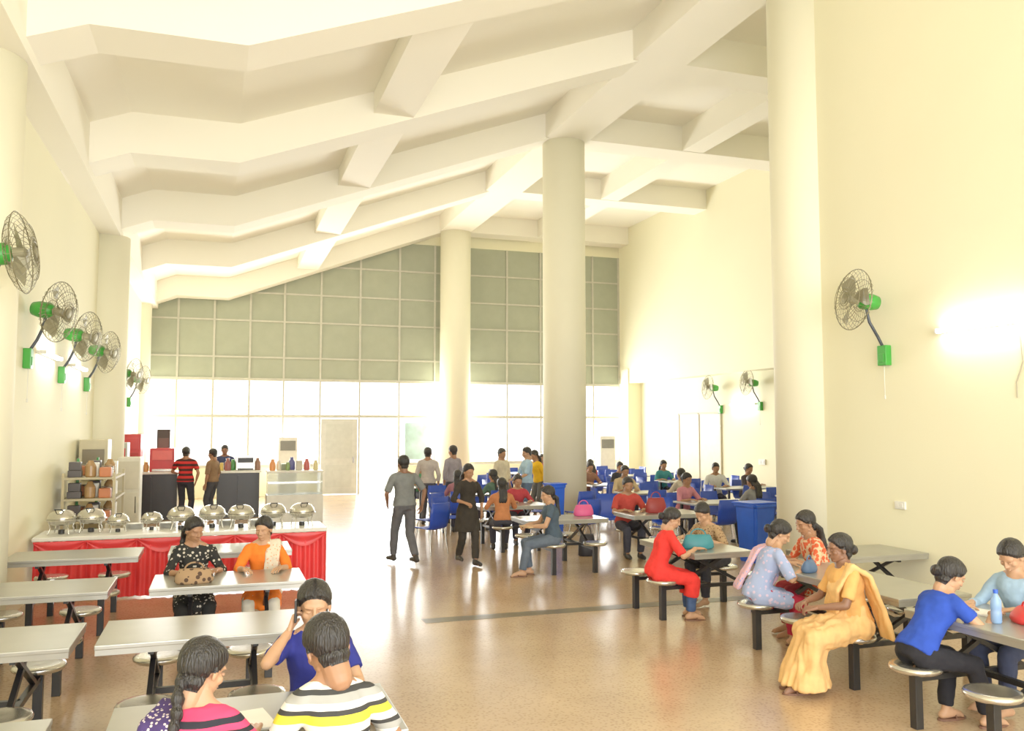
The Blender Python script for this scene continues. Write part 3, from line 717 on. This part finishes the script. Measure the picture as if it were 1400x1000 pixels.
        loft(bm,[(km+V((0,.0,.06)),(.17,0,0),(0,.09,0)),(km+V((0,0,-.04)),(.205,0,0),(0,.12,0)),(km.lerp(am,.5),(.20,0,0),(0,.13,0)),(V((am.x,am.y-.03,.16)),(.235,0,0),(0,.165,0)),(V((am.x,am.y-.03,.055)),(.26,0,0),(0,.19,0))],24)
        addmesh(remesh(bm,vx,2,.030,.08,13),'saree_skirt',bot,body,smooth=True)
    bm=bmesh.new(); torso(bm,.010,-.03 if not kurta else -.1,.49,flare=.05)
    for i,sd in enumerate((-1,1)):
        e,w,mode=arms[i]
        rc(bm,S(.495)+rt2*sd*.04*s,.038*s,sh[i]+u*.008-rt2*sd*.01,.052*s)
        rc(bm,sh[i]-rt2*sd*.02,.062*s,sh[i].lerp(e,.35),.056*s)
        if sleeve<=.5: rc(bm,sh[i],.058*s,sh[i].lerp(e,min(1,sleeve*2)),.060*s,12,True)
        else:
            rc(bm,sh[i],.058*s,e,.050*s); f_=(sleeve-.5)*2; rc(bm,e,.052*s,e.lerp(w,f_*.95),.042*s,12,True)
        if kurta and kind=='sit':
            k,a=legs[i]; kk=hips[i].lerp(k,min(1,kurta)); rc(bm,hips[i],.105*s,kk,.088*s)
            if kurta>=1: rc(bm,kk,.088*s,kk+(a-k)*.5,.10*s,12,True)
    if kurta and kind!='sit':
        loft(bm,[(S(.15),rt*.15*s,fw*.12*s),(S(0),rt*.19*s,fw*.15*s),(Pv+V((0,0,-kurta*.45)),rt*.24*s,V((0,.2*s,0)))],20)
    elif kurta: rc(bm,Pv+V((0,0.02,-.02)),.12*s,(hips[0]+hips[1]+(legs[0][0]-hips[0])*kurta+(legs[1][0]-hips[1])*kurta)/2,.085*s)
    addmesh(remesh(bm,vx,2,WR*(1.5 if kurta else 1.0),.5 if kurta else .8),tname,top,body,smooth=True)
    # hair
    hb=bmesh.new(); cm=CAPS[(near,1 if hair=='short' else 0)].copy(); cm.transform(HR); hb.from_mesh(cm); bpy.data.meshes.remove(cm)
    bm=bmesh.new(); tail=False
    back=HR@V((0,-.096,-.035))
    if hair=='bun':
        ell(bm,(0,-.128,-.02),(.045,.038,.045)); ell(bm,(0.018,-.142,-.01),(.030,.030,.030)); rc(bm,(0,-.09,-.02),.038,(0,-.12,-.02),.036); bm.transform(HR); tail=True
    if hair in('pony','braid','long'):
        tail=True
        n_=7 if hair!='long' else 5; L={'pony':.30,'braid':.42,'long':.30}[hair]*s; p=back+V((0,.02,0)); off=u*(-1)
        for k in range(n_):
            q=back+ (off*.75+V((0,-.06,-.35))).normalized()*(L*(k+1)/n_)+V((0.01*math.sin(k),-.035,0))
            if hair=='long':
                for dx in (-.045,0,.045): rc(bm,p+rt*dx,.032,q+rt*dx,.03-.003*k)
            elif hair=='braid': ell(bm,(p+q)/2,(.030-.001*k,.028,.036)); rc(bm,p,.018,q,.018)
            else: rc(bm,p,.038-.002*k,q,.036-.0025*k)
            p=q
    if tail:
        tm=remesh(bm,.007 if near else .014,1,.0035,.3,45); hb.from_mesh(tm); bpy.data.meshes.remove(tm)
    else: bm.free()
    hme=bpy.data.meshes.new('hair'); hb.to_mesh(hme); hb.free()
    addmesh(hme,'hair',M_HAIR,body,smooth=True)
    if shoe:
        for i,sd in enumerate((-1,1)):
            k,a=legs[i]; bm=bmesh.new()
            if shoe=='sandal':
                loft(bm,[(a+V((0,.05,-.079)),(.045,0,0),(0,.125,0)),(a+V((0,.05,-.064)),(.045,0,0),(0,.125,0))],16)
                rc(bm,a+V((-.042,.06,-.065)),.008,a+V((0,.07,-.022)),.009); rc(bm,a+V((.042,.06,-.065)),.008,a+V((0,.07,-.022)),.009)
                finish(bm,'sandal',M_SANDAL,parent=body)
            else:
                rc(bm,a+V((0,-.04,-.038)),.041,a+V((0,.05,-.034)),.042); rc(bm,a+V((0,.05,-.034)),.042,a+V((sd*.01,.15,-.046)),.033); rc(bm,a+V((0,-.01,0)),.045,a+V((0,-.02,-.04)),.044)
                addmesh(remesh(bm,.012,1),'shoe',M_SHOE,body,smooth=True)
    if scarf:
        bm=bmesh.new()
        pts=[S(-.02)+rt*-.14*s+fw*.13,S(.2)+rt*-.08*s+fw*.135,S(.38)+rt*-.1*s+fw*.13,S(.515)+rt*-.11*s+fw*.0,S(.4)+rt*-.12*s-fw*.12,S(.1)+rt*-.13*s-fw*.14,S(-.05)+rt*-.16*s-fw*.14]
        if saree: pts=[S(.0)+rt*.13*s+fw*.13,S(.16)+rt*.04*s+fw*.15,S(.33)+rt*-.05*s+fw*.15,S(.515)+rt*-.10*s+fw*.0,S(.4)+rt*-.12*s-fw*.12,S(.1)+rt*-.16*s-fw*.15,Pv+rt*-.24*s-fw*.16+V((0,0,-.12))]
        wd=(-.05,-.017,.017,.05) if not saree else (-.08,-.05,-.02,.015,.05,.08)
        for a_,b2 in zip(pts,pts[1:]):
            for dx in wd: rc(bm,a_+rt*dx,.022,b2+rt*dx,.022)
        addmesh(remesh(bm,.013,2,.010,.25,18),'scarf',scarf,body,smooth=True)
    return body

c_=cloth
person('person in pink and black striped top with braid, leaning on table',-.12,3.78,68,near=1,s=.93,top=stripes('pinkstripe',[(0,(.75,.05,.14)),(.42,(.02,.02,.025)),(.58,(.75,.05,.14)),(.8,(.02,.02,.03))],.12),bot=c_('jeans1',(.05,.07,.14)),hair='braid',lean=22,hp=24,hy=-25,scarf=spots('scarfdots',(.05,.03,.12),(.6,.5,.5),60,.35),skin=1,sleeve=.4,hs=1.12)
person('person in white, yellow and grey striped polo seated, back turned',.57,3.80,96,near=1,s=1.0,top=stripes('boystripe',[(0,(.78,.77,.72)),(.20,(.74,.64,.05)),(.42,(.04,.04,.04)),(.54,(.78,.77,.72)),(.70,(.36,.36,.34)),(.88,(.04,.04,.04))],.17),bot=c_('jeans2',(.05,.06,.10)),hair='short',lean=19,hp=26,hy=10,roll=-7,skin=0,sleeve=.4,width=.86,hs=1.18)
person('person in dark blue top holding a phone to the ear',.53,5.04,-95,near=1,s=.95,top=c_('navy1',(.02,.025,.20)),bot=c_('dk1',(.03,.03,.05)),hair='bun',lean=8,hp=12,hy=0,skin=1,sleeve=.35,hs=1.15,hands=[((-.15,.42,.80),'table'),((.135,.13,1.04),'up')])
ph=bmesh.new(); box(ph,-.032,.032,-.006,.006,-.06,.06,.004); o=finish(ph,'mobile_phone',M_BLACK,loc=(.42,4.92,1.15),rot=1.4); tag(o,'small black mobile phone held to the ear','phone')
person('person in black floral kurta seated behind steel table',-.21,9.12,-85,near=1,s=.93,top=spots('floral',(.02,.02,.02),(.55,.5,.42),26,.3),bot=c_('blk1',(.02,.02,.02)),hair='long',lean=8,hp=18,hy=25,kurta=.9,skin=0,sleeve=.7)
person('person in orange kurta with pale scarf seated behind steel table',.45,9.12,-95,near=1,s=.91,top=c_('orange',(.85,.18,.02)),bot=c_('wht1',(.7,.65,.55)),hair='bun',lean=8,hp=12,hy=-20,kurta=.9,skin=1,sleeve=.7,scarf=spots('palescarf',(.72,.62,.48),(.8,.3,.1),40,.25))
person('person in blue grey shirt and dark trousers walking away',2.81,13.6,110,'walk',1.0,c_('greyshirt',(.17,.18,.18)),c_('dktrous',(.10,.10,.11)),'short',5,5,near=1,skin=2,sleeve=.45,shoe='shoe',hands=[((-.22,.16,.94),'hang'),((.25,-.12,.92),'hang')],feet=[(-.05,.26,.09),(.06,-.24,.13)],width=1.12)
person('person in black tunic and leggings walking through the hall',3.74,13.25,-80,'walk',.92,c_('blkt',(.03,.025,.02)),c_('blkl',(.035,.03,.025)),'long',4,14,near=1,kurta=.75,skin=0,sleeve=.7,shoe='shoe',hands=[((-.22,.06,.82),'hang'),((.14,.22,.98),'grip')],feet=[(-.04,.22,.09),(.06,-.20,.12)])
person('person in dark slate tee and jeans seated sideways on stool',4.67,11.9,170,near=1,s=.95,top=c_('slate',(.06,.09,.13)),bot=c_('jeans3',(.10,.13,.18)),hair='pony',lean=8,hp=14,hy=10,skin=1,sleeve=.25,shoe='sandal',hands=[((-.10,.36,.72),'grip'),((.12,.38,.72),'grip')],feet=[(-.09,.48,.08),(.09,.34,.08)])
person('person in bright red kurta and blue trousers leaning on table',4.70,8.82,-12,near=1,s=.91,top=c_('redk',(.80,.035,.03)),bot=c_('jeans4',(.05,.09,.22)),hair='bun',lean=20,hp=26,hy=-10,kurta=1.0,skin=1,sleeve=.45,shoe='sandal')
person('person in brown printed top writing at the steel table',5.93,9.5,-160,near=1,s=.95,top=spots('beigeprint',(.42,.27,.14),(.16,.08,.05),40,.35),bot=c_('dk2',(.04,.04,.05)),hair='short',lean=30,hp=36,skin=1,sleeve=.45,hands=[((-.22,.45,.80),'table'),((.22,.42,.80),'table')])
person('person in lavender and blue kurta with red trousers at table',5.0,7.34,-15,near=1,s=.94,top=spots('lavp',(.34,.42,.70),(.62,.50,.70),22,.3),bot=c_('crimson',(.42,.02,.05)),hair='bun',lean=26,hp=32,hy=-10,kurta=.7,skin=1,sleeve=.5,scarf=spots('pinkscarf',(.75,.45,.55),(.35,.4,.75),30,.3),shoe='sandal')
person('person in red and white printed kurta with long hair, back turned',6.0,7.6,165,near=1,s=.96,top=spots('redprint',(.74,.50,.30),(.68,.10,.04),24,.55),bot=c_('mar',(.3,.03,.04)),hair='long',lean=18,hp=18,hy=10,kurta=.6,skin=0,sleeve=.55)
person('person in pale orange saree seated on stool facing the aisle',5.02,5.98,168,near=1,s=.93,top=c_('peach',(.78,.40,.12)),bot=c_('peach2',(.83,.49,.19)),hair='bun',lean=12,hp=6,hy=0,saree=True,skin=2,sleeve=.4,scarf=c_('peach3',(.83,.49,.19)),hands=[((-.10,.38,.69),'grip'),((.10,.38,.70),'grip')],feet=[(-.07,.50,.08),(.07,.46,.08)],shoe='sandal',tname='blouse',width=1.12)
person('person in royal blue tee and black jeans writing at table',4.78,5.07,-2,near=1,s=.94,top=c_('royal',(.02,.06,.42)),bot=c_('blkj',(.015,.015,.02)),hair='bun',lean=36,hp=30,hy=-8,skin=1,sleeve=.25,shoe='sandal',feet=[(-.10,.34,.08),(.12,.50,.08)],hands=[((-.14,.52,.81),'table'),((.15,.55,.81),'table')])
person('person in light blue denim shirt reading at table',5.97,5.18,-175,near=1,s=.95,top=c_('denim',(.30,.45,.62)),bot=c_('jeans5',(.04,.05,.1)),hair='braid',lean=14,hp=34,hy=5,skin=1,sleeve=.9)
person('person in red and black striped tee standing at the bar',-.70,21.2,70,'stand',1.0,stripes('redstripe',[(0,(.6,.03,.03)),(.5,(.05,.02,.02))],.11),c_('dk3',(.03,.03,.04)),'short',0,0,skin=0,sleeve=.35,hands=[((-.3,.3,1.08),'table'),((.22,.04,.9),'hang')],shoe='shoe',width=1.1)
person('person in brown shirt standing beside the bar',-.12,21.35,150,'stand',.97,c_('brnsh',(.22,.13,.07)),c_('dk4',(.05,.05,.06)),'short',0,10,skin=0,sleeve=.5)
person('person in dark shirt serving behind the bar',.15,23.0,-90,'stand',1.0,c_('navy2',(.04,.05,.12)),c_('dk5',(.03,.03,.03)),'short',4,12,skin=2,sleeve=.5)
person('person in pale grey shirt standing near the tables',4.42,18.9,60,'stand',1.0,c_('palegrey',(.45,.40,.38)),c_('dk6',(.08,.08,.1)),'short',0,0,skin=0,sleeve=.8,shoe='shoe')
person('person in grey violet shirt standing near the tables',5.02,19.0,120,'stand',1.02,c_('violetgrey',(.28,.25,.28)),c_('dk7',(.06,.06,.08)),'short',0,5,skin=0,sleeve=.8,shoe='shoe')
person('person in cream shirt standing by the dining tables',6.15,18.9,-60,'stand',.98,c_('cream',(.6,.52,.36)),c_('dk8',(.1,.09,.08)),'short',0,10,skin=0,sleeve=.8)
person('person in light blue shirt standing by the dining tables',6.55,18.3,180,'stand',1.0,c_('skyb',(.35,.52,.68)),c_('jn6',(.1,.15,.25)),'short',0,15,skin=1,sleeve=.5,hands=[((-.15,.3,1.0),'grip'),((.15,.3,1.0),'grip')])
person('person in mustard yellow top bending by the column',7.25,19.4,200,'stand',.95,c_('mustard',(.75,.42,.02)),c_('dk9',(.1,.1,.1)),'long',15,20,skin=0,sleeve=.6)
person('person in red tee seated behind steel table with bag',6.52,13.32,-95,'sit',1.0,c_('redtee',(.45,.05,.04)),c_('fardark',(.05,.05,.07)),'short',14,14,skin=0,sleeve=.4,shoe='shoe')
person('person in orange brown kurta seated at steel table',4.67,14.3,80,'sit',.93,c_('orbr',(.55,.2,.08)),c_('fardark',(.05,.05,.07)),'long',12,14,skin=0,sleeve=.6,shoe='shoe')
person('person in dark red kurta seated at steel table',5.33,15.5,-95,'sit',.93,c_('dkred',(.4,.04,.05)),c_('fardark',(.05,.05,.07)),'bun',12,14,skin=0,sleeve=.6,shoe='shoe')
for lb,x_,y_,fc,tp,hr in far:
    person(lb,x_,y_,fc,'sit',.95 if hr!='short' else 1.0,c_('far%d'%int(x_*100+y_*7),tp),c_('fardark',(.05,.05,.07)),hr,14,14,skin=0,sleeve=.6,shoe='shoe')

# ------------------------------------------------------------------ bags and small things
def bag(name,x,y,z,w,h,d_,m,label,rot=0,cat='bag'):
    r=empty(name,(x,y,z),rot)
    bm=bmesh.new(); loft(bm,[((0,0,0.0),(w*.46,0,0),(0,d_*.45,0)),((0,0,.02),(w*.52,0,0),(0,d_*.5,0)),((0,0,h*.5),(w*.5,0,0),(0,d_*.46,0)),((0,0,h*.9),(w*.42,0,0),(0,d_*.25,0)),((0,0,h),(w*.38,0,0),(0,d_*.12,0))],24)
    finish(bm,'bag_body',m,parent=r,smooth=True)
    bm=bmesh.new(); P=[V((w*.25*math.cos(a*math.pi/8),0,h*.95+h*.45*math.sin(a*math.pi/8))) for a in range(9)]
    for a_,b2 in zip(P,P[1:]): rc(bm,a_,.008,b2,.008,6)
    finish(bm,'handle',m,parent=r,smooth=True); tag(r,label,cat)
bag('handbag',-.18,8.30,.766,.32,.13,.17,spots('plaid',(.35,.22,.12),(.07,.04,.03),22,.4),'brown patterned handbag on the steel table')
bag('handbag',5.22,8.78,.766,.36,.16,.18,mat('teal_bag',(.03,.22,.27),.5),'teal handbag on the steel table',-.2)
bag('handbag',5.40,7.05,.766,.24,.11,.14,mat('navy_bag',(.06,.12,.25),.5),'small blue handbag on the steel table',.6)
bag('backpack',5.45,12.6,.766,.32,.17,.2,mat('pink_bag',(.7,.08,.25),.5),'pink bag on the steel table')
bag('handbag',6.75,12.65,.766,.36,.24,.18,mat('maroon_bag',(.28,.02,.02),.5),'maroon bag on the steel table')
bag('handbag',5.47,4.75,.766,.30,.10,.2,mat('red_bag',(.65,.03,.03),.5),'red pouch on the steel table',1.0)
bag('backpack',5.9,13.5,.0,.3,.36,.22,mat('blk_bag',(.02,.02,.03),.5),'black backpack on the floor by the stools')
def bottle(x,y,z,m,label):
    r=empty('water_bottle',(x,y,z)); bm=bmesh.new(); lathe(bm,[(.032,0),(.036,.01),(.036,.08),(.033,.09),(.036,.10),(.036,.16),(.015,.20),(.013,.215)],20); finish(bm,'bottle_body',m,parent=r,smooth=True)
    bm=bmesh.new(); lathe(bm,[(.016,.21),(.016,.235),(.0,.236)],14); finish(bm,'cap',M_BIN,parent=r); tag(r,label,'bottle')
bottle(5.25,4.80,.766,mat('bottle_blue',(.25,.45,.8),.1,0,.02,alpha=.7),'clear blue water bottle on the steel table')
def flat(name,x,y,z,w,l,h,m,label,rot,cat):
    bm=bmesh.new(); box(bm,-w/2,w/2,-l/2,l/2,0,h,.001); o=finish(bm,name,m,loc=(x,y,z),rot=rot); tag(o,label,cat)
PAP=mat('paper',(.85,.84,.8),.7,0,.03)
flat('notebook',5.42,5.10,.766,.2,.28,.012,PAP,'open white notebook on the steel table',.3,'notebook')
flat('notebook',5.3,4.35,.766,.2,.28,.015,PAP,'white papers on the steel table',-.3,'paper')
flat('notebook',5.5,9.35,.766,.2,.28,.012,PAP,'white notebook on the steel table',.2,'notebook')
flat('notebook',.16,4.35,.766,.21,.29,.01,PAP,'white sheet on the steel table',.2,'paper')
flat('folder',4.33,11.95,.70,.22,.26,.02,mat('snack',(.6,.4,.2),.6),'brown folder held on the lap',.2,'folder')

# ------------------------------------------------------------------ lights
w=bpy.data.worlds.new('World'); scene.world=w; w.use_nodes=True
bg=w.node_tree.nodes['Background']; bg.inputs[0].default_value=(1,.99,.95,1); bg.inputs[1].default_value=2.6
def area(name,loc,rot,sx,sy,e,col=(1,1,1)):
    ld=bpy.data.lights.new(name,'AREA'); ld.shape='RECTANGLE'; ld.size=sx; ld.size_y=sy; ld.energy=e; ld.color=col
    o=bpy.data.objects.new(name,ld); COL.objects.link(o); o.location=loc; o.rotation_euler=rot; return o
area('daylight_rear',(2.6,YB-.2,2.9),(math.radians(90),0,0),9.4,5.2,800,(1,.985,.93))
area('daylight_far',(5.8,YF+.6,1.85),(math.radians(-90),0,0),15.5,3.5,2900,(1,.985,.93))

cd=bpy.data.cameras.new('cam'); cam=bpy.data.objects.new('camera',cd); COL.objects.link(cam)
cam.location=(0,0,2.15); cam.rotation_euler=(math.radians(94.1),0,math.radians(-18.7)); cd.sensor_width=36; cd.lens=30.34
cd.clip_end=200
scene.camera=cam
